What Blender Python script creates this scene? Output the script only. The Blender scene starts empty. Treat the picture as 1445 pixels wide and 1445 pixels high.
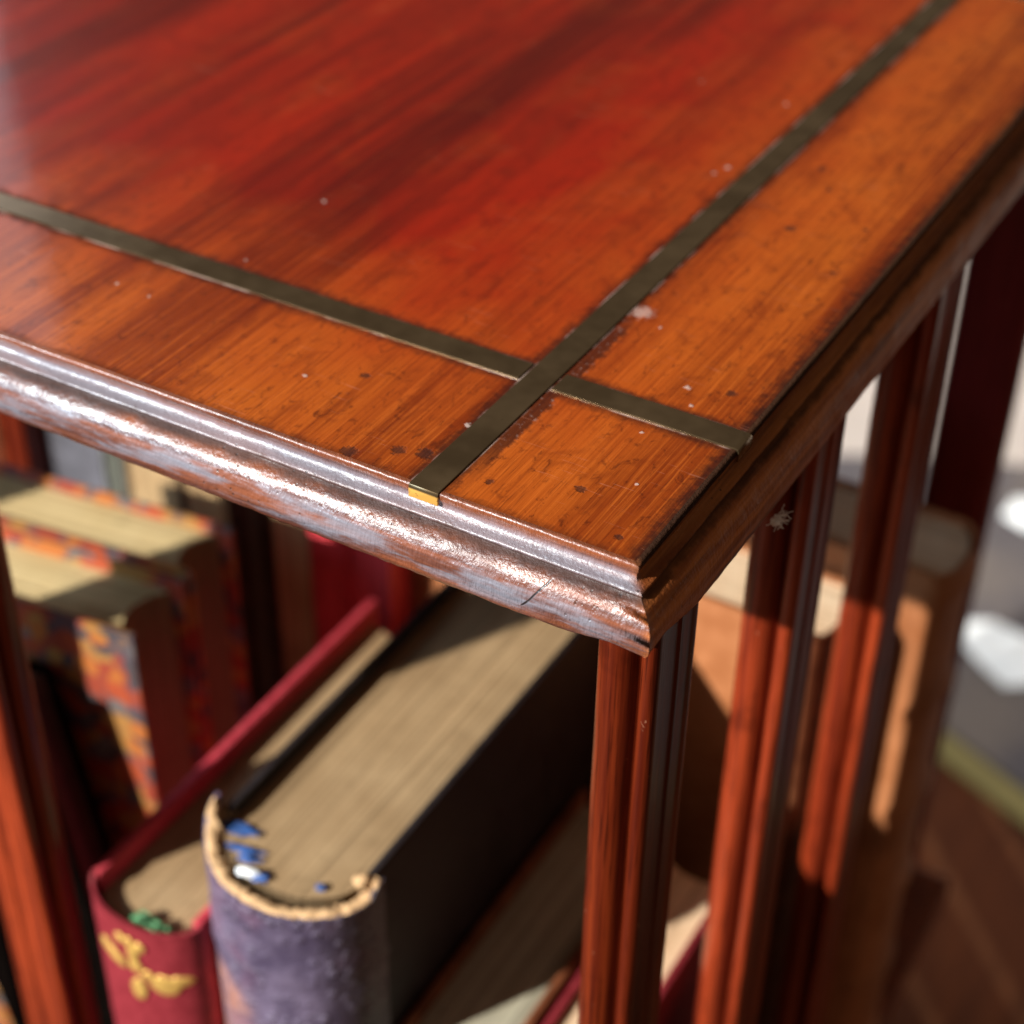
import bpy, bmesh, math, random
from mathutils import Vector, Matrix, noise
random.seed(7)
PI = math.pi
scene = bpy.context.scene
COL = scene.collection

# ------------------------------------------------------------------ helpers
def link(o, parent=None):
    COL.objects.link(o)
    if parent: o.parent = parent
    return o

def obj(name, bm, mats, parent=None, smooth=None, off=None):
    """one mesh object; off = world offset removed from the vertices"""
    if off is not None: bmesh.ops.translate(bm, verts=bm.verts, vec=-Vector(off))
    me = bpy.data.meshes.new(name); bm.normal_update(); bm.to_mesh(me); bm.free()
    for m in (mats if isinstance(mats, (list, tuple)) else [mats]): me.materials.append(m)
    if smooth is not None:
        for p in me.polygons: p.use_smooth = True
        me.set_sharp_from_angle(angle=math.radians(smooth))
    return link(bpy.data.objects.new(name, me), parent)

def thing(name, label, cat, loc=(0, 0, 0), rz=0, group=None, tilt=(0, 0)):
    o = bpy.data.objects.new(name, None); o.empty_display_size = .02
    o.location = loc; o.rotation_euler = (tilt[0], tilt[1], rz)
    tag(o, label, cat, group)
    return link(o)

def tag(o, label, cat, group=None, kind=None):
    if label: o['label'] = label
    if cat: o['category'] = cat
    if group: o['group'] = group
    if kind: o['kind'] = kind
    return o

def box(bm, lo, hi, bev=0, seg=2):
    r = bmesh.ops.create_cube(bm, size=1)
    lo = Vector(lo); hi = Vector(hi)
    for v in r['verts']:
        v.co = Vector([(lo[i] + hi[i]) / 2 + v.co[i] * (hi[i] - lo[i]) for i in range(3)])
    if bev:
        es = list({e for v in r['verts'] for e in v.link_edges})
        bmesh.ops.bevel(bm, geom=es, offset=bev, segments=seg, profile=.6, affect='EDGES')

def extrude_loop(bm, loop2d, z0, z1, nz=1, cap=True, fn=None):
    """loop2d: list of (x,y) counter-clockwise; walls plus caps"""
    rings = []
    for k in range(nz + 1):
        z = z0 + (z1 - z0) * k / nz
        ring = []
        for (x, y) in loop2d:
            p = Vector((x, y, z))
            if fn: p = fn(p, k / nz)
            ring.append(bm.verts.new(p))
        rings.append(ring)
    n = len(loop2d)
    for a, b in zip(rings, rings[1:]):
        for i in range(n): bm.faces.new((a[i], a[(i + 1) % n], b[(i + 1) % n], b[i]))
    if cap:
        bm.faces.new(list(reversed(rings[0]))); bm.faces.new(rings[-1])
    return rings

def tube(bm, pts, r, n=6, taper=None):
    pts = [Vector(p) for p in pts]; rings = []
    for i, p in enumerate(pts):
        t = (pts[min(i + 1, len(pts) - 1)] - pts[max(i - 1, 0)]).normalized()
        a = t.orthogonal().normalized(); b = t.cross(a)
        rr = r * (taper(i / (len(pts) - 1)) if taper else 1)
        rings.append([bm.verts.new(p + rr * (math.cos(2 * PI * k / n) * a + math.sin(2 * PI * k / n) * b)) for k in range(n)])
    for A, B in zip(rings, rings[1:]):
        for k in range(n): bm.faces.new((A[k], A[(k + 1) % n], B[(k + 1) % n], B[k]))
    bm.faces.new(list(reversed(rings[0]))); bm.faces.new(rings[-1])

def blob(bm, c, r, sub=2, amp=.25, freq=1.0, seed=0, rot=None):
    res = bmesh.ops.create_icosphere(bm, subdivisions=sub, radius=1)
    for v in res['verts']:
        d = 1 + amp * noise.noise(v.co * freq + Vector((seed * 3.1, seed * 1.7, seed)))
        p = Vector((v.co.x * r[0] * d, v.co.y * r[1] * d, v.co.z * r[2] * d))
        if rot is not None: p = rot @ p
        v.co = p + Vector(c)

# ------------------------------------------------------------------ node helpers
class G:
    def __init__(s, name):
        s.m = bpy.data.materials.new(name); s.m.use_nodes = True
        s.t = s.m.node_tree; s.t.nodes.clear()
        s.out = s.t.nodes.new('ShaderNodeOutputMaterial')
        s.b = s.t.nodes.new('ShaderNodeBsdfPrincipled')
        s.t.links.new(s.b.outputs[0], s.out.inputs[0])
        s.pos = s.t.nodes.new('ShaderNodeNewGeometry').outputs['Position']
        s._sep = None
    def n(s, t): return s.t.nodes.new(t)
    def set(s, inp, v):
        if isinstance(v, bpy.types.NodeSocket): s.t.links.new(v, inp)
        elif isinstance(v, (tuple, list)) and inp.type == 'RGBA': inp.default_value = (*v[:3], 1)
        else: inp.default_value = v
    def math(s, op, a, b=0.0, c=None, clamp=False):
        m = s.n('ShaderNodeMath'); m.operation = op; m.use_clamp = clamp
        s.set(m.inputs[0], a); s.set(m.inputs[1], b)
        if c is not None: s.set(m.inputs[2], c)
        return m.outputs[0]
    def sep(s):
        if s._sep is None:
            q = s.n('ShaderNodeSeparateXYZ'); s.t.links.new(s.pos, q.inputs[0]); s._sep = q
        return s._sep.outputs
    def map(s, scale, loc=(0, 0, 0), rot=(0, 0, 0), src=None):
        m = s.n('ShaderNodeMapping'); s.t.links.new(src or s.pos, m.inputs[0])
        m.inputs['Location'].default_value = loc; m.inputs['Rotation'].default_value = rot
        m.inputs['Scale'].default_value = scale if isinstance(scale, tuple) else (scale,) * 3
        return m.outputs[0]
    def noise(s, scale, detail=3, rough=.55, dist=0, src=None, loc=(0, 0, 0), rot=(0, 0, 0)):
        t = s.n('ShaderNodeTexNoise'); s.t.links.new(s.map(scale, loc, rot, src), t.inputs[0])
        t.inputs['Scale'].default_value = 1; t.inputs['Detail'].default_value = detail
        t.inputs['Roughness'].default_value = rough; t.inputs['Distortion'].default_value = dist
        return t.outputs[0]
    def vor(s, scale, feature='F1', out=0, src=None, rnd=1):
        t = s.n('ShaderNodeTexVoronoi'); t.feature = feature
        s.t.links.new(s.map(scale, src=src), t.inputs[0]); t.inputs['Scale'].default_value = 1
        t.inputs['Randomness'].default_value = rnd
        return t.outputs[out]
    def ss(s, v, a, b, lo=0.0, hi=1.0):
        m = s.n('ShaderNodeMapRange'); m.interpolation_type = 'SMOOTHSTEP'
        s.set(m.inputs[0], v); m.inputs[1].default_value = a; m.inputs[2].default_value = b
        m.inputs[3].default_value = lo; m.inputs[4].default_value = hi
        return m.outputs[0]
    def ramp(s, v, stops, interp='LINEAR'):
        r = s.n('ShaderNodeValToRGB'); cr = r.color_ramp; cr.interpolation = interp
        while len(cr.elements) < len(stops): cr.elements.new(.5)
        for e, (p, c) in zip(cr.elements, stops): e.position = p; e.color = (*c, 1)
        s.t.links.new(v, r.inputs[0]); return r.outputs[0]
    def mix(s, f, a, b, mode='MIX'):
        m = s.n('ShaderNodeMix'); m.data_type = 'RGBA'; m.blend_type = mode
        s.set(m.inputs[0], f); s.set(m.inputs[6], a); s.set(m.inputs[7], b)
        return m.outputs[2]
    def bump(s, h, strength=.3, dist=.001, prev=None):
        b = s.n('ShaderNodeBump'); b.inputs['Strength'].default_value = strength
        b.inputs['Distance'].default_value = dist; s.set(b.inputs['Height'], h)
        if prev is not None: s.t.links.new(prev, b.inputs['Normal'])
        return b.outputs[0]
    def spots(s, pts, rad, soft=.35, wob=.35, axes='xy'):
        """union of irregular round marks at world positions on the top"""
        X, Y, Z = s.sep()[0], s.sep()[1], s.sep()[2]
        nz = getattr(s, '_nz', None) or s.noise(900, 1); s._nz = nz; acc = None
        for i, p in enumerate(pts):
            r = rad[i % len(rad)]
            dx = s.math('SUBTRACT', X, p[0]); dy = s.math('SUBTRACT', Y, p[1])
            d = s.math('SQRT', s.math('ADD', s.math('MULTIPLY', dx, dx), s.math('MULTIPLY', dy, dy)))
            d = s.math('ADD', d, s.math('MULTIPLY', s.math('SUBTRACT', nz, .5), r * wob * 4))
            v = s.ss(d, r * (1 - soft), r * (1 + soft), 1, 0)
            acc = v if acc is None else s.math('MAXIMUM', acc, v)
        return acc
    def fin(s, col=None, rough=None, normal=None, metal=0, coat=0, coat_r=.1, spec=.5, sheen=0):
        b = s.b
        if col is not None: s.set(b.inputs['Base Color'], col)
        if rough is not None: s.set(b.inputs['Roughness'], rough)
        if normal is not None: s.t.links.new(normal, b.inputs['Normal'])
        s.set(b.inputs['Metallic'], metal); s.set(b.inputs['Coat Weight'], coat)
        b.inputs['Coat Roughness'].default_value = coat_r
        s.set(b.inputs['Specular IOR Level'], spec)
        if sheen: b.inputs['Sheen Weight'].default_value = sheen
        return s.m

W = .467          # the square top
D = .06; SW = .00866   # brass inset and width
ZB = -.5625       # upper face of the base board
ZF = -.95         # floor

DUST = [(-.1702, .1139), (-.1683, .0702), (-.1918, .0393), (-.1791, .0384), (-.1081, .2619), (-.0741, .2601), (-.0708, .2037), (-.0729, .1975), (-.0611, .1964), (-.0442, .1004), (-.024, .076), (-.0192, .0687), (-.0156, .0292), (-.0249, .0504), (-.0606, .0325), (-.1157, .0271), (-.0653, .0296)]
DARK = [(-.0852, .0036), (-.0438, .2192), (-.0359, .206), (-.0157, .1867), (-.0363, .1751), (-.0142, .1557), (-.0202, .2222), (-.0124, .0797), (-.0747, .0107), (-.0093, .0076), (-.1016, .0357), (-.0476, .0108), (-.0679, .013), (-.0264, .0202)]

# ------------------------------------------------------------------ materials
def mat_top():
    g = G('polished mahogany veneer'); X, Y, Z = g.sep()
    band = g.noise((21, 1.5, 1), 2, .55, .5)
    band2 = g.noise((85, 5, 1), 2, .55, .6, loc=(3, 1, 0))
    fine = g.noise((1050, 17, 1), 2, .6, .3)
    pores = g.noise((1900, 70, 1), 2, .6, loc=(9, 2, 0))
    mott = g.noise((300, 170, 1), 3, .7, .9, loc=(1, 7, 0))
    blot = g.noise((38, 24, 1), 2, .6, .5, loc=(4, 4, 0))
    fig = g.noise((130, 75, 1), 2, .6, .8, loc=(2, 4, 0))
    # warmer, paler veneer along the crossbanded border
    edge = g.math('MINIMUM', Y, g.math('MULTIPLY', X, -1.0))
    warm = g.ss(edge, .0, .13, 1, 0)
    wf = g.math('ADD', g.math('MULTIPLY', warm, .95), g.math('MULTIPLY', g.math('SUBTRACT', blot, .5), .6), clamp=True)
    t = g.math('ADD', g.math('MULTIPLY', band, .7), g.math('MULTIPLY', band2, .3))
    t = g.ss(t, .39, .61)
    red = g.mix(t, (.080, .0024, .0015), (.255, .0100, .0020))
    org = g.mix(t, (.18, .024, .0022), (.40, .085, .008))
    col = g.mix(wf, red, org)
    hi = g.mix(wf, (.34, .022, .0024), (.54, .13, .016))
    col = g.mix(g.math('MULTIPLY', g.ss(fine, .46, .74), g.math('ADD', .28, g.math('MULTIPLY', wf, .3))), col, hi)
    col = g.mix(g.ss(fine, .48, .28, 0, .36), col, g.mix(wf, (.07, .003, .0012), (.12, .012, .002)))
    col = g.mix(g.ss(pores, .58, .74, 0, .5), col, (.05, .006, .002))
    col = g.mix(g.ss(fig, .5, .72, 0, .4), col, g.mix(wf, (.10, .004, .0015), (.13, .018, .003)))
    col = g.mix(g.math('MULTIPLY', g.ss(mott, .53, .74, 0, .75), g.math('ADD', .35, g.math('MULTIPLY', wf, .65))), col, (.065, .009, .0025))
    # grime beside the brass and along the worn edges
    dx = g.math('ABSOLUTE', g.math('ADD', X, D)); dy = g.math('ABSOLUTE', g.math('SUBTRACT', Y, D))
    ds = g.math('MINIMUM', dx, dy)
    wn = g.noise(260, 3, .7); wob = g.math('MULTIPLY', g.math('SUBTRACT', wn, .5), .006)
    grime = g.ss(g.math('ADD', ds, wob), SW / 2, SW / 2 + .0042, .85, 0)
    gx = g.math('SUBTRACT', X, -D + SW / 2)            # heavier gouge on the corner side of the long strip
    near = g.math('MULTIPLY', g.ss(Y, .0, .03, 0, 1), g.ss(Y, .09, .105, 1, 0))
    gouge = g.math('MULTIPLY', g.ss(g.math('ADD', gx, wob), .0036, .0058, 1, 0), g.math('MULTIPLY', g.math('GREATER_THAN', gx, 0), near))
    grime = g.math('MAXIMUM', grime, g.math('MULTIPLY', gouge, .85))
    exr = g.ss(g.math('ADD', g.math('MULTIPLY', X, -1), g.math('MULTIPLY', wob, 1.2)), .0005, .0075, 1, 0)
    eyr = g.ss(g.math('ADD', Y, wob), .0005, .005, .6, 0)
    grime = g.math('MAXIMUM', grime, g.math('MAXIMUM', exr, eyr))
    col = g.mix(g.math('MULTIPLY', grime, .92), col, (.022, .007, .005))
    dk = g.spots(DARK, [.0022, .0014, .0010, .0009, .0018, .0009, .0007, .0014, .0018, .0011, .0013, .001])
    col = g.mix(g.math('MULTIPLY', dk, .75), col, (.03, .012, .01))
    # whitish window glints painted beside the brass and in the gouge, plus dust specks
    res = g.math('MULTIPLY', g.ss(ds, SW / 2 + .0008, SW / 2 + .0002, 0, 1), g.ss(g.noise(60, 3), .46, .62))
    rg = g.math('MULTIPLY', gouge, g.ss(g.noise(420, 3, .7), .57, .66)); rg = g.math('MULTIPLY', rg, g.ss(Y, .02, .045))
    du = g.spots(DUST, [.0008, .0005, .0005, .0005, .0004, .0006, .0008, .0005, .0005, .0006], .3, .7)
    sc = g.spots([(-.0523, .1052)], [.0028], .4, .6)
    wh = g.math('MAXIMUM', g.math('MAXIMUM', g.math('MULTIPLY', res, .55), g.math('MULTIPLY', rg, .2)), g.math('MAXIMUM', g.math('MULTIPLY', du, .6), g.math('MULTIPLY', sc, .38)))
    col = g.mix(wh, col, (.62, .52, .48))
    sc1 = g.noise((60, 1500, 1), 1, .5, 1.2, rot=(0, 0, .5)); sc1 = g.math('MULTIPLY', g.ss(sc1, .68, .74), g.ss(blot, .5, .6))
    col = g.mix(g.math('MULTIPLY', sc1, .16), col, (.7, .3, .2))
    h = g.math('ADD', g.math('MULTIPLY', fine, .5), g.math('MULTIPLY', pores, .4))
    h = g.math('ADD', h, g.math('MULTIPLY', mott, .35))
    h = g.math('SUBTRACT', h, g.math('MULTIPLY', g.math('ADD', grime, dk), .8))
    h = g.math('ADD', h, g.math('MULTIPLY', wh, .9))
    nrm = g.bump(h, .6, .0003)
    m = g.fin(col, g.math('ADD', .34, g.math('MULTIPLY', grime, .35)), nrm, coat=g.math('SUBTRACT', .55, g.math('MULTIPLY', grime, .5)), coat_r=.09, spec=.08)
    cb = g.bump(g.math('ADD', blot, g.math('MULTIPLY', mott, .12)), .12, .0008); g.t.links.new(cb, g.b.inputs['Coat Normal'])
    return m

def mat_mould():
    g = G('worn mahogany moulding'); X, Y, Z = g.sep()
    n1 = g.noise((14, 14, 420), 3, .6); n2 = g.noise(130, 3, .65); n3 = g.noise((900, 900, 420), 2, .7)
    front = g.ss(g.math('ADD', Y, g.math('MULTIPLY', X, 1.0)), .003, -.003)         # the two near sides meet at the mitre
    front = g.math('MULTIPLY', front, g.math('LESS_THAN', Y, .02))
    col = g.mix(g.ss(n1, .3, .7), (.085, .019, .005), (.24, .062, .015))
    side = g.mix(g.ss(n1, .3, .7), (.28, .070, .016), (.60, .20, .050))  # right side painted paler to stand in for warm bounce light
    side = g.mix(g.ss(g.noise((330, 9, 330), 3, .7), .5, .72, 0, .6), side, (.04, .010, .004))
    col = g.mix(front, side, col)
    # window sheen painted as pale lilac haze in hollow and on front roll
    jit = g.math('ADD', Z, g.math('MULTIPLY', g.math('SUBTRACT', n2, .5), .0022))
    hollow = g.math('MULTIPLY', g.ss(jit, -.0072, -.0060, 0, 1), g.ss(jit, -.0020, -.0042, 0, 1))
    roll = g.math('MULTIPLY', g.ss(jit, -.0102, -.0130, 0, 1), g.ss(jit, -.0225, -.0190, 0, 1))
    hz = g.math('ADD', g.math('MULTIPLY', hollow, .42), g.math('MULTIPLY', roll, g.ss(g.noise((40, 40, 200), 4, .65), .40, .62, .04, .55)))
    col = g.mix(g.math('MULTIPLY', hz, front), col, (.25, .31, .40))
    low = g.ss(jit, -.0195, -.0225, 0, 1)
    col = g.mix(g.math('MULTIPLY', low, g.math('MULTIPLY', front, g.ss(n2, .38, .6, .15, .75))), col, (.20, .055, .045))
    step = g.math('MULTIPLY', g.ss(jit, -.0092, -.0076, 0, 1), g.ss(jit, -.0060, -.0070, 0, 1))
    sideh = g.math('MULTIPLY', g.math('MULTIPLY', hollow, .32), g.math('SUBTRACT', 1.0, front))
    arris = g.math('MULTIPLY', g.ss(Z, -.0035, -.0012), g.math('SUBTRACT', 1.0, front)); darken = g.math('ADD', g.math('MULTIPLY', step, .75), g.math('ADD', sideh, g.math('MULTIPLY', arris, .93)), clamp=True)  # step shadow and cove shade painted dark along with grime; right rim darkened
    col = g.mix(darken, col, (.014, .009, .006))
    spk = g.vor((420, 420, 420)); pit = g.math('MULTIPLY', g.ss(spk, .08, .2, 1, 0), g.ss(g.noise(40, 1), .54, .64))
    col = g.mix(g.math('MULTIPLY', pit, .8), col, (.03, .02, .018))
    # one hairline crack across the roll near the corner
    cx = g.math('ADD', g.math('ADD', X, .0245), g.math('MULTIPLY', g.math('ADD', Z, .0145), -.75))
    cx = g.math('ADD', cx, g.math('MULTIPLY', g.math('SUBTRACT', n2, .5), .0015))
    crk = g.math('MULTIPLY', g.ss(g.math('ABSOLUTE', cx), .00015, .0004, 1, 0), g.math('MULTIPLY', g.ss(Z, -.0185, -.0175), g.math('MULTIPLY', g.ss(Z, -.0085, -.0095), front)))
    col = g.mix(crk, col, (.02, .015, .015))
    crack = g.noise((1000, 1000, 150), 3, .7, .4)
    craz = g.ss(X, -.2, -.02, .35, 1)                # crazing gets heavier towards the corner
    h = g.math('ADD', g.math('MULTIPLY', n3, .5), g.math('MULTIPLY', crack, 1.2)); h = g.math('MULTIPLY', h, craz)
    h = g.math('ADD', h, g.math('MULTIPLY', n2, 2.2)); h = g.math('ADD', h, g.math('MULTIPLY', g.noise((60, 60, 330), 2), 1.6)); h = g.math('SUBTRACT', h, g.math('MULTIPLY', g.math('ADD', pit, crk), .9))
    b = g.bump(h, .5, .0007); b2 = g.bump(h, .32, .0006); g.t.links.new(b2, g.b.inputs['Coat Normal'])
    rough = g.math('ADD', .30, g.math('MULTIPLY', n2, .2)); rough = g.math('ADD', rough, g.math('MULTIPLY', darken, .4))
    worn = g.ss(g.noise((42, 42, 150), 4, .7), .42, .62); ct = g.math('MULTIPLY', g.math('SUBTRACT', 1.0, darken), g.math('ADD', .05, g.math('MULTIPLY', front, g.math('SUBTRACT', .72, g.math('MULTIPLY', worn, .5)))))
    g.b.inputs['Specular Tint'].default_value = (.62, .82, 1, 1)
    rough = g.math('ADD', rough, g.math('MULTIPLY', worn, .1))
    g.b.inputs['Coat IOR'].default_value = 1.65
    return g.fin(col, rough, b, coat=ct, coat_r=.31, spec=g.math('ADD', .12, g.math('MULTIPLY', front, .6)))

def mat_slat(name='mahogany slat', a=(.10, .011, .005), b_=(.30, .042, .012), coat=.55):
    g = G(name)
    n1 = g.noise((230, 230, 6), 3, .6, .3); n2 = g.noise((1100, 1100, 36), 2, .6)
    col = g.mix(g.ss(n1, .3, .7), a, b_)
    col = g.mix(g.ss(n2, .52, .68, 0, .7), col, tuple(c * .35 for c in a))
    col = g.mix(g.ss(g.noise(50, 4), .58, .75, 0, .5), col, tuple(c * .5 for c in a))
    ch = g.ss(g.noise((300, 300, 120), 3, .7), .70, .76); col = g.mix(g.math('MULTIPLY', ch, .5), col, (.5, .25, .15))
    h = g.math('ADD', n2, g.math('MULTIPLY', g.noise(70, 3), .8))
    return g.fin(col, g.ss(n1, .2, .8, .3, .42), g.bump(h, .3, .0004), coat=coat * .7, coat_r=.16, spec=.15)

def mat_brass():
    g = G('tarnished brass'); Z = g.sep()[2]
    n = g.noise(45, 3, .6); s1 = g.noise((70, 1900, 1), 2, .5, rot=(0, 0, .75)); s2 = g.noise((1900, 80, 1), 2, .5, rot=(0, 0, .3))
    col = g.mix(g.ss(n, .35, .7), (.17, .12, .065), (.27, .195, .11))
    col = g.mix(g.ss(g.noise(500, 2), .68, .8, 0, .4), col, (.1, .075, .05))
    tab = g.math('MULTIPLY', g.ss(Z, -.0004, -.0012), g.ss(g.sep()[1], .02, .01, .15, 1))
    col = g.mix(tab, col, g.mix(g.ss(g.noise(700, 3), .55, .7), (.75, .42, .09), (.25, .12, .03)))  # front tab's sunlit gold is put into its base colour
    r = g.math('ADD', .16, g.math('MULTIPLY', n, .14)); r = g.math('ADD', r, g.math('MULTIPLY', tab, .25))
    h = g.math('ADD', g.ss(s1, .66, .78), g.ss(s2, .68, .8))
    return g.fin(col, r, g.bump(h, .08, .0002), metal=g.math('SUBTRACT', .88, g.math('MULTIPLY', tab, .35)))

def mat_leather(name, a, b_, scale=120, rough=.45, bump=.4, spec=.4, worn=None, wornamt=.5, dist=.0008):
    g = G(name)
    n = g.noise(scale, 5, .65); n2 = g.noise(scale * 5, 3, .6); n3 = g.noise(scale * .25, 3)
    col = g.mix(g.ss(n, .3, .7), a, b_)
    if worn: col = g.mix(g.math('MULTIPLY', g.ss(n3, .5, .66), wornamt), col, worn)
    h = g.math('ADD', n, g.math('MULTIPLY', n2, .35))
    return g.fin(col, g.ss(n, .2, .8, rough, rough + .18), g.bump(h, bump, dist), spec=spec)

def mat_pages(name, a, b_, side=.8, darken=.35):
    g = G(name)
    # leaves: fine layers across the thickness, in the block's own coordinates
    tc = g.n('ShaderNodeTexCoord').outputs['Object']
    n = g.noise((1500, 9, 9), 3, .6, .15, src=tc); n2 = g.noise((260, 5, 5), 3, .6, .2, src=tc); m = g.noise(28, 4, .6, src=tc)
    col = g.mix(g.ss(m, .3, .7), a, b_)
    col = g.mix(g.ss(n, .52, .75, 0, .45), col, tuple(c * .5 for c in a))
    col = g.mix(g.ss(n2, .5, .68, 0, .6), col, tuple(c * .6 for c in a))
    col = g.mix(g.ss(g.noise(70, 4, src=tc), .6, .75, 0, darken), col, tuple(c * .42 for c in a))
    lines = g.noise((700, 3, 3), 2, .6, .1, src=tc)
    col = g.mix(g.ss(lines, .52, .66, 0, .5), col, tuple(c * .45 for c in a)); col = g.mix(g.ss(lines, .45, .33, 0, .35), col, tuple(min(1, c * 1.25) for c in b_))
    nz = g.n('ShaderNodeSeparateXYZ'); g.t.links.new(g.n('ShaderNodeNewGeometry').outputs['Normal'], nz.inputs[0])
    col = g.mix(g.ss(nz.outputs[2], .6, .2, 0, side), col, tuple(c * .22 for c in a))      # shade painted into the upright page edges
    h = g.math('ADD', n, g.math('MULTIPLY', n2, 1.3)); h = g.math('ADD', h, g.math('MULTIPLY', lines, 1.2))
    return g.fin(col, .8, g.bump(h, .6, .0006), spec=.15)

def mat_marble():
    g = G('marbled paper'); tc = g.n('ShaderNodeTexCoord').outputs['Object']
    w = g.n('ShaderNodeTexNoise'); g.t.links.new(g.map(55, src=tc), w.inputs[0]); w.inputs['Scale'].default_value = 1
    add = g.n('ShaderNodeVectorMath'); add.operation = 'MULTIPLY_ADD'
    g.t.links.new(w.outputs[1], add.inputs[0]); add.inputs[1].default_value = (.012, .012, .012); g.t.links.new(tc, add.inputs[2])
    v = g.n('ShaderNodeTexVoronoi'); g.t.links.new(g.map(120, src=add.outputs[0]), v.inputs[0]); v.inputs['Scale'].default_value = 1
    s = g.n('ShaderNodeSeparateColor'); g.t.links.new(v.outputs['Color'], s.inputs[0])
    col = g.ramp(s.outputs[0], [(0, (.50, .06, .008)), (.24, (.55, .15, .014)), (.42, (.48, .22, .04)), (.60, (.045, .04, .06)), (.70, (.38, .035, .01)), (.88, (.15, .14, .15))], 'CONSTANT')
    col = g.mix(g.ss(v.outputs[0], .55, .85, 0, .8), col, (.05, .05, .09))
    col = g.mix(.34, col, (.13, .10, .075)); return g.fin(col, .5, spec=.3)

def mat_plain(name, col, rough=.5, metal=0, var=.3, scale=80, spec=.5, bump=.2):
    g = G(name); n = g.noise(scale, 4, .6)
    c = g.mix(g.ss(n, .3, .7), tuple(x * (1 - var) for x in col), tuple(min(1, x * (1 + var * .5)) for x in col))
    return g.fin(c, rough, g.bump(n, bump, .0008), metal=metal, spec=spec)

M_TOP = mat_top(); M_MOULD = mat_mould(); M_SLAT = mat_slat(); M_BRASS = mat_brass()
M_POST = mat_slat('crimson stained post', (.50, .045, .060), (.66, .075, .09), .2)
M_SLAT_SHADE = mat_slat('mahogany slat in painted shade', (.06, .006, .002), (.16, .022, .005), .5); M_SLAT_RED = mat_slat('burgundy mahogany slat', (.12, .010, .012), (.20, .022, .022), .4)  # corner slat's shade is put into a darker copy of the wood
M_BASE = mat_slat('dark mahogany base', (.10, .018, .007), (.26, .060, .020), .05)
M_PAGE_TAN = mat_pages('toned page edges', (.30, .20, .105), (.40, .28, .155))
M_PAGE_PALE = mat_pages('pale page edges', (.52, .40, .20), (.60, .48, .26))
M_PAGE_GREY = mat_pages('dusty grey page edges', (.36, .345, .26), (.43, .42, .33))
M_PAGE_CREAM = mat_pages('cream page edges', (.66, .46, .29), (.76, .60, .42))
M_BACKPAGE = mat_pages('tan fore-edges', (.40, .27, .14), (.52, .37, .2), 0); M_MARBLE = mat_marble(); M_BLACK = mat_leather('shadow black', (.0025, .0016, .0014), (.004, .0028, .0024), 120, .9, .1, 0)
M_NAVY = mat_leather('blackened calf', (.010, .007, .008), (.022, .017, .019), 90, .5, .3, .25)
M_CLOTH_RED = mat_leather('crimson cloth', (.17, .011, .018), (.25, .022, .032), 240, .6, .5, .3)
M_RED_BOARD = mat_leather('rubbed crimson cloth', (.36, .025, .042), (.50, .055, .075), 240, .6, .5, .3)
M_BROWN = mat_leather('brown calf', (.10, .030, .012), (.20, .065, .025), 70, .45, .4, .4, (.30, .13, .06), .5)
M_TANCALF = mat_leather('orange tan calf', (.32, .115, .042), (.46, .19, .08), 60, .42, .35, .4, (.13, .04, .015), .6)
M_BURG = mat_leather('burgundy morocco', (.085, .010, .014), (.135, .018, .022), 160, .4, .4, .5)
M_WHITE = mat_plain('pale paper boards', (.72, .68, .62), .6, 0, .15, 60)
M_SLATE = mat_plain('slate cloth', (.10, .10, .12), .7, 0, .3, 100)
M_OLIVE = mat_plain('olive cloth', (.16, .17, .14), .7, 0, .3, 100)
M_DKBROWN = mat_plain('dark brown calf', (.045, .022, .013), .5, 0, .4, 90)
M_LINING = mat_plain('torn spine lining', (.62, .40, .21), .85, 0, .35, 260, .2, .8)
M_BLUE = mat_plain('blue flake', (.03, .10, .33), .6, 0, .4, 300)
M_GREEN = mat_plain('green thread', (.07, .22, .09), .7, 0, .5, 500)
M_GILT = mat_plain('gilt', (.90, .58, .16), .38, .55, .2, 400)
M_BLUEWHITE = mat_plain('bluish white', (.80, .87, .92), .7, 0, .05, 40)
M_LINT = mat_plain('grey lint', (.9, .86, .83), .9, 0, .2, 400)

def mat_spine_purple():
    g = G('embossed purple calf'); X, Y, Z = g.sep()
    n = g.noise(70, 5, .65); v = g.vor((190, 190, 210)); n3 = g.noise(420, 3, .6); n4 = g.noise(30, 3)
    col = g.mix(g.ss(n, .3, .7), (.050, .038, .075), (.135, .108, .175))
    col = g.mix(g.ss(n4, .50, .64, 0, .5), col, (.17, .085, .14))
    col = g.mix(g.ss(g.noise(95, 4), .6, .72, 0, .6), col, (.26, .25, .33))
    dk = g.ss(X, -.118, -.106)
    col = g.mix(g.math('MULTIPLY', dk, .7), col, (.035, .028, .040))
    # rubbed orange leather lower down
    col = g.mix(g.math('MULTIPLY', g.math('MULTIPLY', g.ss(Z, -.250, -.264), g.ss(X, -.135, -.155)), g.ss(g.noise(55, 4), .42, .6, .25, .9)), col, (.52, .24, .15))
    blobs = g.math('MULTIPLY', g.ss(v, .22, .42, 1, 0), g.ss(n4, .36, .52)); col = g.mix(g.math('MULTIPLY', blobs, .28), col, (.22, .19, .28))  # highlights on the embossing painted as paler lilac
    h = g.math('ADD', g.math('MULTIPLY', blobs, 1.6), g.math('MULTIPLY', n, 1.0)); h = g.math('ADD', h, g.math('MULTIPLY', n3, .3))
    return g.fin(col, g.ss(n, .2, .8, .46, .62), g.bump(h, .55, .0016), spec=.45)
M_SPINE = mat_spine_purple()

# ------------------------------------------------------------------ the bookcase
BL = (-W / 2, W / 2, ZF)
case = thing('revolving_bookcase', 'polished mahogany revolving bookcase with brass strips crossing at the corner of its top', 'bookcase', BL)

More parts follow.
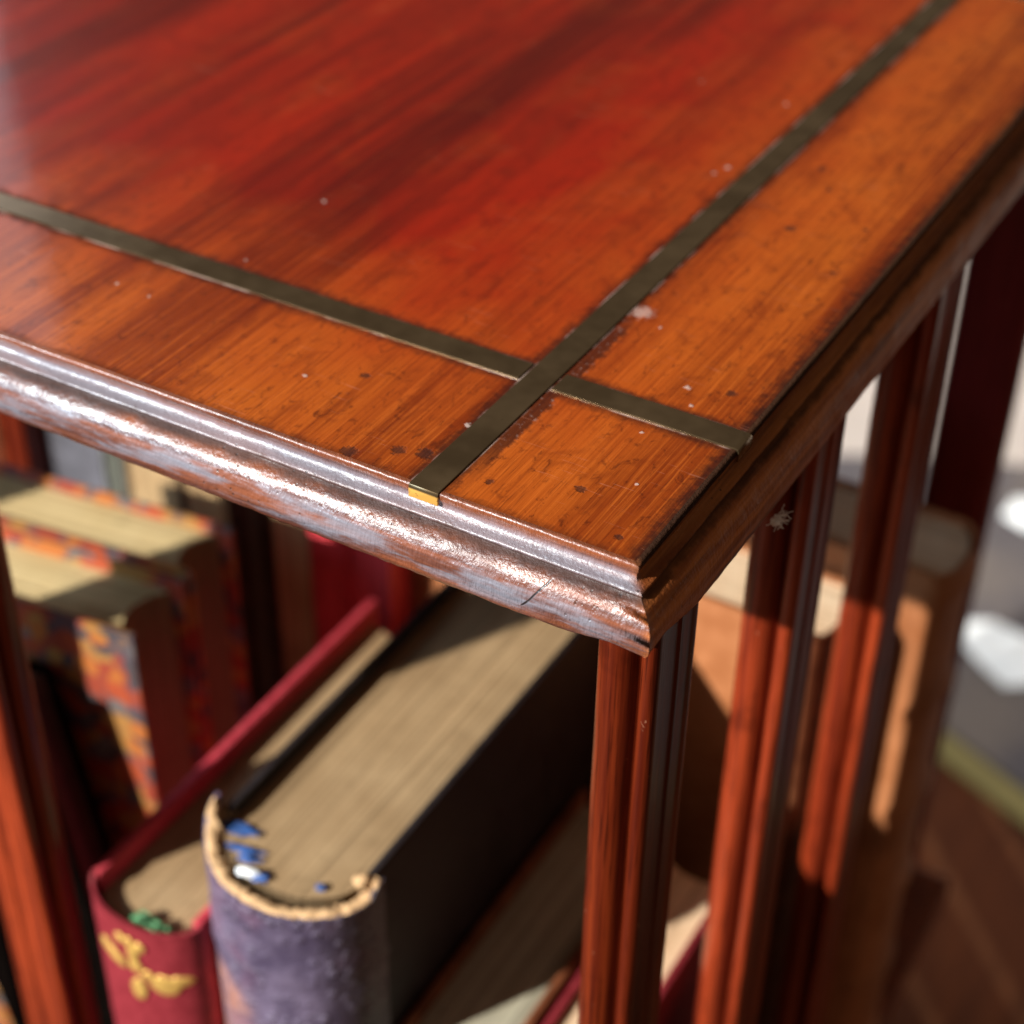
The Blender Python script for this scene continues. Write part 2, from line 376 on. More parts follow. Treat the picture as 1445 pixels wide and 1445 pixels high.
# top panel
bm = bmesh.new(); e = .0015
box(bm, (-W + e, e, -.020), (-e, W - e, 0))
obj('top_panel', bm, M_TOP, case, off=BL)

# moulding swept round the four sides with mitred corners
PROF = [(-1.5, 0), (-.7, .02), (-.25, -.1), (.0, -.45), (.02, -1.1), (-.1, -1.9), (-.5, -2.7), (-.75, -3.5), (-.6, -4.3), (-.1, -5.0), (.7, -5.5), (1.6, -5.85),
        (2.25, -6.05), (2.55, -6.4), (2.5, -6.95), (2.3, -7.25), (2.6, -7.5), (3.7, -7.9), (5.0, -8.6), (6.2, -9.7), (7.2, -11.2), (7.9, -13.2), (8.2, -15.3), (8.1, -17.3), (7.6, -19.2), (6.7, -20.9), (5.5, -22.2), (4.0, -23.2), (1.5, -23.7), (-9, -23.7)]
def side_frame(s):   # origin, direction along, outward
    return [((-W, 0), (1, 0), (0, -1)), ((0, 0), (0, 1), (1, 0)), ((0, W), (-1, 0), (0, 1)), ((-W, W), (0, -1), (-1, 0))][s]
bm = bmesh.new()
for s in range(4):
    o, d, u = side_frame(s)
    N = 230
    rows = []
    for i in range(N + 1):
        t = W * i / N
        row = []
        for j, (pu, pz) in enumerate(PROF):
            off = pu / 1000; z = pz / 1000
            ext = off * (2 * i / N - 1)                   # mitre: ends run out with the offset
            L = t + (ext if i in (0, N) else 0)
            if 0 < i < N: L = t + off * (2 * t / W - 1) * (1 if False else 0)
            if i == 0: L = -off
            if i == N: L = W + off
            # right-hand (and opposite) sides carry a deeper roll
            k = min(t, W - t) / .03; k = max(0, min(1, k)); k = k * k * (3 - 2 * k)
            deep = 1.05 + (.24 * k if s in (1, 3) else 0)
            if z < -.0075: z = -.0075 + (z + .0075) * deep
            x = o[0] + d[0] * L + u[0] * off; y = o[1] + d[1] * L + u[1] * off
            row.append(Vector((x, y, z)))
        rows.append(row)
    vs = []
    for row in rows:
        r = []
        for j, p in enumerate(row):
            if j > 2:
                a = .00012 if j < 16 else .00022
                if j >= 23: a = .0009
                nz = noise.noise(p * 160) * a + noise.noise(p * 420) * a * .6
                cx = p.xy.length                           # rubbed round at the near corner
                q = p.copy()
                uo = Vector((u[0], u[1], 0)) * nz
                if j < len(PROF) - 1: q += uo * (1 if j < 23 else .6); q.z += (nz + (noise.noise(p * 900) * .0003 if j >= 23 else 0)) * (.8 if j >= 22 else .2)
                if cx < .02 and j >= 16:
                    f = (1 - cx / .02) ** 1.5
                    inward = Vector((-p.x, -p.y, 0))
                    q += inward * .10 * f
                    if j >= 21: q.z += (.0035 * f) * (j - 20) / 8
                p = q
            r.append(bm.verts.new(p))
        vs.append(r)
    for A, B in zip(vs, vs[1:]):
        for j in range(len(PROF) - 1): bm.faces.new((A[j], A[j + 1], B[j + 1], B[j]))
bmesh.ops.remove_doubles(bm, verts=bm.verts, dist=.00002)
bmesh.ops.recalc_face_normals(bm, faces=bm.faces)
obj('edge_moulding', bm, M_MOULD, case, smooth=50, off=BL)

# brass strips: two run front to back whole, two are broken where they pass under
def strip(bm, a0, a1, c, axis, bend0, bend1):
    """flat strip along an axis, its ends turned down over the edge"""
    prof = []
    if bend0: prof += [(a0 - .0007, -.0034), (a0 - .0007, -.0005), (a0 - .0003, .0002)]
    prof += [(a0 + .0006, .00045)] + [(a0 + (a1 - a0) * k / 40, .00045 + .00002 * math.sin(k * 1.7)) for k in range(1, 40)] + [(a1 - .0006, .00045)]
    if bend1: prof += [(a1 + .0003, .0002), (a1 + .0007, -.0005), (a1 + .0007, -.0034)]
    h = SW / 2; rows = []
    for (a, z) in prof:
        pts = [(-h, z - .0006), (-h, z - .00012), (-h + .00015, z), (h - .00015, z), (h, z - .00012), (h, z - .0006)]
        wv = .00012 * noise.noise(Vector((a * 60, c * 50, 0)))
        row = []
        for (q, zz) in pts:
            dz = zz; aa = a
            if z < -.0004:   # turned-down tab: thickness goes inward
                th = z - zz; dz = z; aa = a + (th if a < (a0 + a1) / 2 else -th)
            row.append(bm.verts.new((c + q + wv, aa, dz) if axis == 'y' else (aa, c + q + wv, dz)))
        rows.append(row)
    for A, B in zip(rows, rows[1:]):
        for j in range(5): bm.faces.new((A[j], A[j + 1], B[j + 1], B[j]))
    bm.faces.new(rows[0]); bm.faces.new(rows[-1])
for c in (-D, -W + D):
    bm = bmesh.new(); strip(bm, 0, W, c, 'y', True, True)
    bmesh.ops.recalc_face_normals(bm, faces=bm.faces); obj('brass_strip', bm, M_BRASS, case, smooth=35, off=BL)
for c in (D, W - D):
    bm = bmesh.new(); h = SW / 2 + .0003
    strip(bm, -W, -W + D - h, c, 'x', True, False); strip(bm, -W + D + h, -D - h, c, 'x', False, False); strip(bm, -D + h, 0, c, 'x', False, True)
    bmesh.ops.recalc_face_normals(bm, faces=bm.faces); obj('brass_strip', bm, M_BRASS, case, smooth=35, off=BL)

# slats: each edge carries a fat reed and a small bead
def slat_loop():
    # local: p across the thickness (-14 .. 4 mm), q along the width (0 .. 25 mm)
    T0, T1, Q = -.0142, .004, .0255
    pts = []
    def arc(cx, cy, r, a0, a1, n):
        for k in range(n + 1):
            a = math.radians(a0 + (a1 - a0) * k / n); pts.append((cx + r * math.cos(a), cy + r * math.sin(a)))
    arc(-.0084, .0052, .0058, 180, 345, 14)        # fat reed
    pts.append((-.0016, .0046)); pts.append((-.0012, .0040))
    arc(.0016, .0026, .0026, 190, 372, 10)         # bead on the outer corner
    pts.append((.0036, .0040)); pts.append((.0034, .0050)); pts.append((.0034, .0098)); pts.append((.0027, .0106)); pts.append((.0027, Q - .0106)); pts.append((.0034, Q - .0098)); pts.append((.0034, Q - .0050)); pts.append((.0036, Q - .0040))
    arc(.0016, Q - .0026, .0026, -12, 170, 10)
    pts.append((-.0012, Q - .0040)); pts.append((-.0016, Q - .0046))
    arc(-.0084, Q - .0052, .0058, 15, 180, 14)
    return pts
LOOP = slat_loop()
def slat(x, y, rz, mat=None):
    bm = bmesh.new()
    extrude_loop(bm, LOOP, 0, (-.0225 - ZB), 24, fn=lambda p, k: p + Vector((.00015 * noise.noise(p * 40), .00015 * noise.noise(p * 40 + Vector((9, 9, 9))), 0)))
    bmesh.ops.recalc_face_normals(bm, faces=bm.faces)
    o = obj('slat', bm, mat or M_SLAT, case, smooth=40)
    o.location = Vector((x, y, ZB)) - Vector(BL); o.rotation_euler = (0, 0, rz)
    return o
for y in (.006, .108, .214): slat(0, y, 0, M_SLAT_SHADE if y < .01 else None)                                   # right-hand side
for x in (-.456, -.350, -.2545): slat(x, 0, -PI / 2)       # front, left half
for y in (.461, .359, .253): slat(-W, y, PI)                                 # left-hand side

for x in (-.0156, -.118, -.214):                                                 # back; the corner one is broader
    sl = slat(x, W, PI / 2, M_SLAT_RED); sl.scale = (1, 1.33 if x > -.05 else 1, 1)

# centre post with a groove down its face
bm = bmesh.new(); c = (-.2375, .2305); hw = .0215
loop = [(c[0] - hw, c[1] - hw), (c[0] - .001, c[1] - hw), (c[0] - .0005, c[1] - hw + .002), (c[0] + .0015, c[1] - hw + .002), (c[0] + .002, c[1] - hw), (c[0] + hw, c[1] - hw), (c[0] + hw, c[1] + hw), (c[0] - hw, c[1] + hw)]
extrude_loop(bm, loop, ZF + .10, -.0205, 2); obj('centre_post', bm, M_POST, case, off=BL)

# base board with a moulded edge, and the splayed feet below
bm = bmesh.new(); box(bm, (-W - .007, -.007, ZB - .024), (.007, W + .007, ZB), .005, 3)
obj('base_board', bm, M_BASE, case, smooth=40, off=BL)
for k in range(4):
    a = PI / 4 + k * PI / 2; bm = bmesh.new()
    pts = [Vector((c[0] + math.cos(a) * r, c[1] + math.sin(a) * r, z)) for r, z in [(.01, ZF + .16), (.06, ZF + .15), (.13, ZF + .10), (.19, ZF + .04), (.235, ZF + .016)]]
    tube(bm, pts, .019, 10, lambda t: 1 - .25 * t)
    obj('foot', bm, M_BASE, case, smooth=60, off=BL)

# ------------------------------------------------------------------ books
# book frame: x thickness, y depth (spine towards -y), z height, origin at the foot of the spine side
def board(bm, x0, x1, y0, y1, z0, z1, bow=.0006, bev=.0009):
    nb = bmesh.new(); box(nb, (x0, y0, z0), (x1, y1, z1), bev, 2)
    me = bpy.data.meshes.new('tmp'); nb.to_mesh(me); nb.free(); bm.from_mesh(me); bpy.data.meshes.remove(me)

def page_block(T, b, y0, Dp, z0, z1, round_, concave, skew=0):
    bm = bmesh.new(); loop = []
    xa, xb = -T / 2 + b + .0004, T / 2 - b - .0004; n = 14
    for k in range(n + 1):
        u = -1 + 2 * k / n; loop.append(((xa + xb) / 2 + u * (xb - xa) / 2, y0 - round_ * (1 - u * u) ** .5 * .9))
    for k in range(n + 1):
        u = 1 - 2 * k / n; loop.append(((xa + xb) / 2 + u * (xb - xa) / 2, Dp - concave * (1 - u * u) + skew * u))
    def fn(p, k):
        a = .0005 if k > .99 else .0002
        p = p.copy(); p.z += a * noise.noise(Vector((p.x * 300, p.y * 30, 1))) * (1 if k > .5 else 0)
        p.y += .0004 * noise.noise(p * 90); return p
    # a fine strip grid over the top edge so the leaves can wave
    extrude_loop(bm, loop, z0, z1, 3, fn=fn)
    return bm

def spine_shell(T, y0, bulge, z0, z1, top=None, thick=.0016, bands=(), n=28, nz=60, fl=0):
    """curved leather shell; top(u) lowers the torn head, u in -1..1 across"""
    bm = bmesh.new(); outer, inner = [], []
    for i in range(n + 1):
        u = -1 + 2 * i / n; a = u * PI / 2
        px = math.sin(a) * T / 2; py = y0 - math.cos(a) ** (1.0 if not fl else fl) * bulge if math.cos(a) > 1e-6 else y0
        nx, ny = math.sin(a), -math.cos(a)
        zt = z1 + (top(u) if top else 0)
        co, ci = [], []
        for k in range(nz + 1):
            z = z0 + (zt - z0) * k / nz; r = 0
            for (zb, hb, wb) in bands: r += hb * math.exp(-((z - zb) / wb) ** 2)
            r += .0003 * noise.noise(Vector((px, py, z)) * 110)
            co.append(bm.verts.new((px + nx * r, py + ny * r, z))); ci.append(bm.verts.new((px - nx * thick, py - ny * thick, z)))
        outer.append(co); inner.append(ci)
    for i in range(n):
        for k in range(nz):
            bm.faces.new((outer[i][k], outer[i + 1][k], outer[i + 1][k + 1], outer[i][k + 1]))
            bm.faces.new((inner[i][k], inner[i][k + 1], inner[i + 1][k + 1], inner[i + 1][k]))
        bm.faces.new((outer[i][nz], outer[i + 1][nz], inner[i + 1][nz], inner[i][nz]))
        bm.faces.new((outer[i][0], inner[i][0], inner[i + 1][0], outer[i + 1][0]))
    for i in (0, n):
        for k in range(nz): bm.faces.new((outer[i][k], outer[i][k + 1], inner[i][k + 1], inner[i][k]))
    bmesh.ops.recalc_face_normals(bm, faces=bm.faces)
    return bm

def book(name, label, loc, rz, T, Dp, H, cover, pages, spine=None, b=.0026, sq=.0035, psq=None, bulge=.006, group=None, cat='book', concave=.004, bands=(), top=None, round_=None, skew=0, bev=.0009, tilt=(0, 0), fl=0, pskew=0, sT=0, sx=0):
    t = thing(name, label, cat, loc, rz, group, tilt)
    psq = sq if psq is None else psq
    for s, nm in ((-1, 'front_board'), (1, 'back_board')):
        bm = bmesh.new(); x0, x1 = sorted((s * T / 2, s * (T / 2 - b)))
        board(bm, x0, x1, 0, Dp + (skew if s > 0 else 0), 0, H, bev=bev)
        obj(nm, bm, cover, t, smooth=40)
    bm = page_block(T, b, .001, Dp - sq, sq, H - psq, bulge * .75 if round_ is None else round_, concave, pskew)
    obj('page_block', bm, pages, t)
    bm = spine_shell(sT or T - .0004, .0012, bulge, .0005, H - .0006, top, bands=bands, fl=fl)
    if sx: bmesh.ops.translate(bm, verts=bm.verts, vec=(sx, 0, 0))
    obj('spine', bm, spine or cover, t, smooth=60)
    return t

HB = -ZB
# 1 big dark book with the torn spine -------------------------------------------------
def dk_top(u):
    z = -.0075 * max(0, 1 - ((u - .15) / .95) ** 4) ** .5
    if u < -.62: z += .0040 * ((-u - .62) / .38) ** .6 if u > -1.01 else 0
    if u > .9: z += .004
    return z + .0008 * noise.noise(Vector((u * 9, 3, 0)))
dk = book('antique_book', 'thick dark calf book with torn purple embossed spine and blue flakes on its pages', (-.1365, .033, ZB), 0, .063, .186, HB - .2, M_NAVY, M_PAGE_TAN, M_SPINE,
          b=.0030, sq=.005, psq=.0062, bulge=.029, sT=.0705, sx=-.0006, bands=((.3285, .0008, .001), (.3250, .0012, .0012), (.3212, .0012, .0012), (.3145, .0009, .001), (.24, .002, .003), (.18, .002, .003)), top=dk_top, round_=.0215, concave=.006, bev=.0012)
# torn lining: a ragged cream lip inside the head of the spine
bm = bmesh.new(); rows = []
n = 70
for i in range(n + 1):
    u = -.93 + 1.9 * i / n; a = u * PI / 2
    if abs(u) > 1: u = math.copysign(1, u)
    zt = HB - .2 - .0006 + dk_top(u)
    R0 = .0346; Bq = .0275
    rag = noise.noise(Vector((u * 22, 0, 5)))
    wdt = (.0046 + .0030 * rag) * (1 if u > -.75 else max(.35, 1 + (u + .75) * 3))
    row = []
    for k, (q, zz) in enumerate([(-.0005, -.006), (-.0004, .0), (.12, .0010), (.45, .0012), (.8, .0006), (1, -.0012), (1, -.006)]):
        dpt = q * wdt if q > 0 else q
        jz = .0010 * noise.noise(Vector((u * 30, q * 4, 2)))
        row.append(bm.verts.new((math.sin(a) * (R0 - dpt) - .0006, .0012 - math.cos(a) * (Bq - dpt), zt + zz + (jz if zz > -.005 else 0))))
    rows.append(row)
for A, B in zip(rows, rows[1:]):
    for k in range(6): bm.faces.new((A[k], B[k], B[k + 1], A[k + 1]))
bm.faces.new(rows[0]); bm.faces.new(rows[-1]); bmesh.ops.recalc_face_normals(bm, faces=bm.faces)
obj('spine_lining', bm, M_LINING, dk, smooth=50)
# curled tips of leather left at either end of the head
bm = bmesh.new(); tube(bm, [(-.0348, -.0040, HB - .212), (-.0346, -.0025, HB - .207), (-.0342, -.0010, HB - .2055), (-.0322, .0012, HB - .2038), (-.0294, .0026, HB - .2050)], .0031, 8, lambda t: 1 - .2 * t)
obj('curled_tip', bm, M_LINING, dk, smooth=60)
bm = bmesh.new(); blob(bm, (.0290, -.0035, HB - .2015), (.0030, .0027, .0030), 2, .5, 1.6, 4)
obj('curled_tip', bm, M_LINING, dk, smooth=60)
# frayed hinge down the right-hand joint
bm = bmesh.new(); rg = random.Random(3)
tube(bm, [(.0324 + .0006 * rg.uniform(-1, 1), -.0012 + .0006 * rg.uniform(-1, 1), HB - .205 - .004 * k) for k in range(30)], .0009, 6, lambda t: .5 + .6 * abs(math.sin(t * 37)))
obj('frayed_hinge', bm, M_TANCALF, dk, smooth=60)
for (x, y, r, s) in [(-.0235, -.0030, (.0072, .0022, .0008), 1), (-.0165, -.0100, (.0054, .0016, .0008), 2), (-.0040, -.0172, (.0028, .0015, .0010), 3), (.0165, -.010, (.0016, .0014, .0009), 5), (-.0125, -.0128, (.0034, .0014, .0008), 7)]:
    bm = bmesh.new(); blob(bm, (x, y, HB - .2050), r, 3, 1.1, 2.2, s, Matrix.Rotation(.25, 3, 'Z')); obj('blue_flake', bm, M_BLUE, dk, smooth=60)
bm = bmesh.new(); blob(bm, (-.0085, -.0175, HB - .2045), (.0042, .0018, .0018), 2, .7, 1.8, 8, Matrix.Rotation(.3, 3, 'Z')); obj('lining_scrap', bm, M_BLUEWHITE, dk, smooth=60)

# 2 crimson book with the gilt sprig -----------------------------------------------------
def red_top(u): return -.0030 * (1 - u * u) - .0005 + (.0012 if u < -.8 else 0)
rd = book('antique_book', 'crimson cloth book with a gilt sprig on its spine, left of the torn dark book', (-.1945, .0135, ZB), 0, .051, .186, HB - .245, M_RED_BOARD, M_PAGE_TAN, M_CLOTH_RED,
          b=.0040, sq=.005, psq=.0095, bulge=.0125, top=red_top, round_=.0085, concave=.005, bev=.0012, bands=((.22, .0009, .003),))
# gilt sprig, petals laid on the curve of the spine
def on_spine(sx, sz, T=.0506, y0=.0012, bulge=.0125, lift=.0002):
    a = math.asin(max(-1, min(1, sx / (T / 2)))); return Vector((sx, y0 - math.cos(a) * bulge - lift, sz)), a
bm = bmesh.new(); zc = HB - .245 - .0235
PET = [(-.0138, -.0012, .0070, .0032, -.47), (-.0180, .0012, .0030, .0034, 0), (-.0087, .0112, .0027, .0026, 0), (-.0045, .0116, .0023, .0024, 0), (.0000, .0104, .0026, .0027, .3),
       (-.0035, .0050, .0025, .0056, .1), (-.0030, -.0014, .0032, .0030, 0), (-.0029, -.0140, .0035, .0062, -.1), (.0022, -.0042, .0030, .0026, 0), (.0085, -.0072, .0058, .0054, 0), (.0142, -.0040, .0044, .0028, .2)]
for (sx, sz, ra, rb, rot) in PET:
    sx += .0055
    r = bmesh.ops.create_icosphere(bm, subdivisions=3, radius=1)
    for v in r['verts']:
        lx = v.co.x * ra; lz = v.co.z * rb; X2 = lx * math.cos(rot) - lz * math.sin(rot); Z2 = lx * math.sin(rot) + lz * math.cos(rot)
        p, a = on_spine(sx + X2 - .0005, zc + sz + Z2, lift=.0007 - .0006 * v.co.y); v.co = p
obj('gilt_sprig', bm, M_GILT, rd, smooth=60)
bm = bmesh.new(); rg = random.Random(5)
for k in range(24): blob(bm, (.0065 + rg.uniform(-.0080, .0080), -.0050 + rg.uniform(-.0022, .0026), HB - .245 - .0088 + rg.uniform(0, .0042)), (rg.uniform(.0012, .003), .0014, .0016), 1, .5, 2, k)
obj('headband', bm, M_GREEN, rd, smooth=60)

# 3, 4 lower books to the right ------------------------------------------------------------
book('antique_book', 'low brown calf book with dusty grey page tops, right of the torn dark book', (-.0822, .020, ZB), 0, .0425, .165, HB - .29, M_BROWN, M_PAGE_GREY, b=.0036, sq=.004, psq=.005, bulge=.010, concave=.004, bev=.0014)
book('antique_book', 'low dark red book with pinkish page tops, glimpsed behind the corner slat', (-.0415, .024, ZB), 0, .033, .150, HB - .29, M_CLOTH_RED, M_PAGE_CREAM, b=.0034, sq=.004, psq=.004, bulge=.007, bev=.0014)

# 5, 6 marbled books, fore-edges this way ----------------------------------------------------
a8 = math.radians(7.5)
def marbled(label, rx, ry, T, H, w):
    # rx, ry: world position of the middle of the fore-edge end
    Dp = .165; dirv = Vector((math.cos(a8), math.sin(a8), 0)); base = Vector((rx, ry, ZB)) - dirv * Dp
    return book('antique_book', label, base, -PI / 2 + a8 + PI, T, Dp, H, M_MARBLE, M_PAGE_PALE, M_BROWN, b=.0030, sq=.006, psq=w, bulge=.008, concave=.009, bev=.0012, pskew=0) if False else \
           book('antique_book', label, base, -PI / 2 + a8, T, Dp, H, M_MARBLE, M_PAGE_PALE, M_BROWN, b=.0030, sq=.006, psq=w, bulge=.008, concave=.009, bev=.0012)
marbled('orange marbled book nearest the front, its lit marbled cover facing out', -.2570, .1060, .0405, HB - .200, .0065)
marbled('orange marbled book standing behind the nearer marbled book', -.2610, .1455, .0355, HB - .199, .0045)

book('antique_book', 'black book added as the shadow beside the left slat, in front of the marbled book', (-.320, .062, ZB), -PI / 2, .022, .09, .332, M_BLACK, M_DKBROWN, M_BLACK, b=.0026, sq=.003, bulge=.005, tilt=(.17, 0))  # added black shape stands in for shadow across the marbled cover

# 7.. books in the right-hand compartment, spines to the right ---------------------------------
def right_book(label, y, T, H, cover, pages, spine, xs=.004, Dp=.20, **k):
    return book('antique_book', label, (xs, y, ZB), PI / 2, T, Dp, H, cover, pages, spine, **k)
BB = tuple((.05 + .062 * k, .0022, .0035) for k in range(6))
right_book('worn tan calf book with ribbed spine, at the far right of the case', .2955, .046, HB - .19, M_TANCALF, M_PAGE_CREAM, M_TANCALF, xs=.005, bulge=.011, psq=.003, bands=BB, b=.0036, bev=.0014)
right_book('tan calf book between the ribbed tan book and the slats', .2492, .044, HB - .203, M_TANCALF, M_PAGE_CREAM, M_BROWN, xs=-.026, bulge=.008, psq=.003, b=.0036, bev=.0014)
# 8.. a row at the back left, fore-edges to the front ------------------------------------------
back = [(-.4335, .044, .145, M_SLATE, M_SLATE, 'dark slate book at the back left behind the marbled books'),
        (-.4050, .0115, .150, M_OLIVE, M_OLIVE, 'thin olive book between the slate book and the tan paged books'),
        (-.3800, .036, .140, M_DKBROWN, M_BACKPAGE, 'back row book with tan page edges beside the thin olive book'),
        (-.3460, .030, .150, M_DKBROWN, M_BACKPAGE, 'back row book with pinkish tan page edges, left of the dark brown one'),
        (-.3210, .017, .135, M_DKBROWN, M_DKBROWN, 'narrow dark brown book in the back row'),
        (-.2950, .026, .150, M_DKBROWN, M_BACKPAGE, 'cream paged book in the back row, left of the crimson post')]
for (x, T, zt, cv, pg, lb) in back:
    book('antique_book', lb, (x, .43, ZB), PI, T, .19, HB - zt, cv, pg, cv, b=.0024, sq=.001, bulge=.006, concave=.002)

# ------------------------------------------------------------------ small things
bm = bmesh.new(); rg = random.Random(11); c0 = Vector((.0086, .0675, -.0262))
for k in range(26):
    p = c0 + Vector((rg.uniform(0, .001), rg.uniform(-.0012, .0012), rg.uniform(-.0012, .0012))); d = Vector((rg.uniform(.1, 1), rg.uniform(-1, 1.2), rg.uniform(-.9, 1))).normalized(); pts = [p]
    L = rg.uniform(.0015, .0052)
    for i in range(7):
        d = (d + Vector((rg.uniform(-.5, .5), rg.uniform(-.5, .5), rg.uniform(-.5, .5)))).normalized(); pts.append(pts[-1] + d * L / 7)
    tube(bm, pts, .00012, 4)
blob(bm, c0 + Vector((.0003, -.0006, -.0003)), (.0012, .0016, .0013), 3, .9, 3.0, 3)
for v in bm.verts: v.co -= c0
o = obj('lint_tuft', bm, M_LINT); o.location = c0
tag(o, 'tiny tuft of grey lint clinging to the right edge of the bookcase top', 'lint')

# ------------------------------------------------------------------ floor, rug, white patches
def mat_floor():
    g = G('dark parquet'); 
    br = g.n('ShaderNodeTexBrick'); g.t.links.new(g.map(1, rot=(0, 0, math.radians(47))), br.inputs[0])
    br.inputs['Scale'].default_value = 1; br.inputs['Brick Width'].default_value = .42; br.inputs['Row Height'].default_value = .075; br.inputs['Mortar Size'].default_value = .006
    br.inputs['Color1'].default_value = (.12, .034, .011, 1); br.inputs['Color2'].default_value = (.035, .010, .005, 1); br.inputs['Mortar'].default_value = (.13, .048, .02, 1)
    n = g.noise((140, 14, 10), 4, .6, .3, rot=(0, 0, math.radians(47)))
    col = g.mix(g.ss(n, .35, .7, 0, .6), br.outputs[0], (.03, .008, .004))
    return g.fin(col, .6, g.bump(n, .2, .001), spec=.1)
def mat_rug():
    g = G('grey carpet'); n = g.noise(9, 3); f = g.noise(700, 3, .7)
    col = g.mix(g.ss(n, .3, .7), (.10, .095, .11), (.19, .165, .15)); col = g.mix(g.ss(f, .4, .65, 0, .5), col, (.06, .055, .06))
    return g.fin(col, .95, g.bump(f, .6, .003), spec=.1)
bm = bmesh.new(); r = bmesh.ops.create_grid(bm, x_segments=2, y_segments=2, size=4); o = obj('floor', bm, mat_floor()); o.location = (0, 1, ZF); o['kind'] = 'structure'
ru = Vector((.917, -.399, 0)); rv = Vector((.399, .917, 0)); P0 = Vector((-.1195, .9905, 0))
rug = thing('rug', 'grey carpet with a yellowish bound edge on the dark floor beyond the bookcase', 'rug', (P0.x, P0.y, ZF))
def quad(bm, u0, u1, v0, v1, z): bm.faces.new([bm.verts.new(ru * a + rv * b + Vector((0, 0, z))) for a, b in ((u0, v0), (u1, v0), (u1, v1), (u0, v1))])
bm = bmesh.new(); quad(bm, -1.6, 1.2, .016, .50, .006); obj('pile', bm, mat_rug(), rug)
bm = bmesh.new()
pts = [ru * (-1.6 + .1 * k) for k in range(29)]
tube(bm, [p + Vector((0, 0, .004)) for p in pts], .017, 8); bmesh.ops.scale(bm, vec=(1, 1, .4), verts=bm.verts); obj('bound_edge', bm, mat_plain('yellow braid', (.20, .17, .06), .8, 0, .3, 300), rug, smooth=60)

bm = bmesh.new(); wp = Vector((-.285, 1.44, 0)); wd = Vector((.90, .43, 0)).normalized()
vsq = [wp + wd * a + Vector((0, 0, z)) for a, z in ((-1.2, ZF), (1.6, ZF), (1.6, -.40), (-1.2, -.40))]
bm.faces.new([bm.verts.new(v) for v in vsq]); bmesh.ops.solidify(bm, geom=bm.faces[:], thickness=.05)
o = obj('wall', bm, mat_plain('pale plaster', (.70, .64, .60), .9, 0, .06, 8, .1)); o['kind'] = 'structure'

def patch(loop, lb, h, seed):  # blurred white piece lying on the rug
    cx = sum(p[0] for p in loop) / len(loop); cy = sum(p[1] for p in loop) / len(loop)
    bm = bmesh.new(); ring = [bm.verts.new((p[0] - cx, p[1] - cy, .002)) for p in loop]
    low = [bm.verts.new(((p[0] - cx) * .96, (p[1] - cy) * .96, 0)) for p in loop]
    ridge = [bm.verts.new(((p[0] - cx) * .45, (p[1] - cy) * .45, h + .004 * (i % 2))) for i, p in enumerate(loop)]
    n = len(loop)
    for i in range(n):
        bm.faces.new((ring[i], ring[(i + 1) % n], ridge[(i + 1) % n], ridge[i])); bm.faces.new((low[i], low[(i + 1) % n], ring[(i + 1) % n], ring[i]))
    bm.faces.new(ridge); bm.faces.new(list(reversed(low))); bmesh.ops.recalc_face_normals(bm, faces=bm.faces)
    o = obj('white_patch', bm, M_BLUEWHITE); o.location = (cx, cy, ZF + .0065); tag(o, lb, 'paper scrap')
patch([(-.1615, 1.145), (-.1205, 1.1127), (-.0927, 1.0951), (-.0755, 1.1091), (-.02, 1.14), (-.03, 1.19), (-.0986, 1.183), (-.1341, 1.1877), (-.1595, 1.1724)], 'larger blurred white patch on the grey rug', .005, 1)
patch([(-.1838, 1.3716), (-.1538, 1.3593), (-.12, 1.375), (-.125, 1.41), (-.1713, 1.415), (-.1817, 1.4087)], 'smaller blurred white patch, farther back on the grey rug', .008, 2)

# ------------------------------------------------------------------ light
w = bpy.data.worlds.new('World'); scene.world = w; w.use_nodes = True
bg = w.node_tree.nodes['Background']; bg.inputs[0].default_value = (1.0, .74, .54, 1); bg.inputs[1].default_value = .125

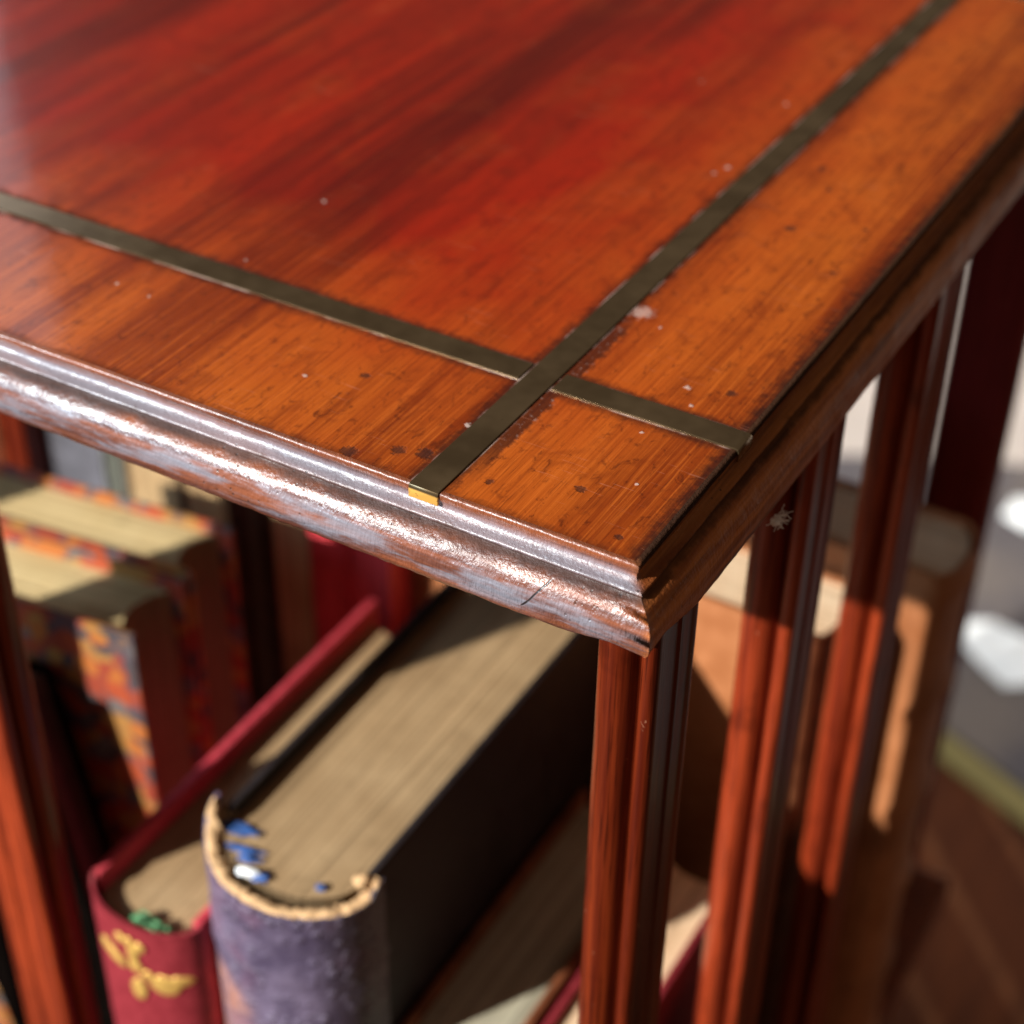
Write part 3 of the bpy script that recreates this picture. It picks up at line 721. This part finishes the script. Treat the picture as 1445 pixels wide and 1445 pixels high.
def aim(o, target): o.rotation_euler = (Vector(target) - o.location).to_track_quat('-Z', 'Y').to_euler()
el = math.radians(30); sd = Vector((math.cos(el) * .486, math.cos(el) * .874, -math.sin(el)))
tgt = Vector((-.1, .1, -.1))
L = bpy.data.lights.new('window_sun', 'SPOT'); L.energy = 6100; L.color = (1, .92, .81); L.shadow_soft_size = .065; L.spot_size = math.radians(26); L.spot_blend = .2
o = link(bpy.data.objects.new('window_sun', L)); o.location = tgt - sd * 8; aim(o, tgt)

A = bpy.data.lights.new('front_window', 'AREA'); A.shape = 'RECTANGLE'; A.size = .85; A.size_y = 1.1; A.energy = 30; A.color = (.55, .78, 1)
o = link(bpy.data.objects.new('front_window', A)); o.location = (-1.42, -1.55, .72); aim(o, (-.1, 0, -.05))

B = bpy.data.lights.new('floor_fill', 'SPOT'); B.energy = 330; B.color = (1, .95, .9); B.shadow_soft_size = .1; B.spot_size = math.radians(30); B.spot_blend = .6  # added spot that brightens the floor and wall beyond the case
o = link(bpy.data.objects.new('floor_fill', B)); o.location = (1.9, .55, 1.5); aim(o, (-.15, 1.40, ZF))

Vw = bpy.data.lights.new('veil_lamp', 'AREA'); Vw.shape = 'RECTANGLE'; Vw.size = .5; Vw.size_y = 1.3; Vw.energy = 3.6; Vw.color = (.85, .9, 1)  # area lamp added for the pale veil reflected in the top
o = link(bpy.data.objects.new('veil_lamp', Vw)); o.location = (-2.19, 1.56, 1.05); aim(o, (-.3, .15, 0))

# ------------------------------------------------------------------ camera
cam = bpy.data.cameras.new('camera'); co = link(bpy.data.objects.new('camera', cam)); scene.camera = co
C = Vector((.138378475, -.303569967, .265202941)); yaw, pitch, roll = -.518107153, .644555775, .0160746658
f = Vector((math.sin(yaw) * math.cos(pitch), math.cos(yaw) * math.cos(pitch), -math.sin(pitch)))
r = Vector((math.cos(yaw), -math.sin(yaw), 0)); u = r.cross(f); cr, sr = math.cos(roll), math.sin(roll)
r2 = cr * r + sr * u; u2 = -sr * r + cr * u
m = Matrix((r2, u2, -f)).transposed().to_4x4(); m.translation = C; co.matrix_world = m
cam.sensor_width = 36; cam.lens = 36 * 2538.934 / 1445; cam.clip_start = .01; cam.clip_end = 50
cam.dof.use_dof = True; cam.dof.focus_distance = .447; cam.dof.aperture_fstop = 7.8

scene.render.engine = 'CYCLES'
scene.cycles.use_denoising = True
scene.view_settings.view_transform = 'Standard'; scene.view_settings.look = 'None'; scene.view_settings.exposure = 0; scene.view_settings.gamma = 1
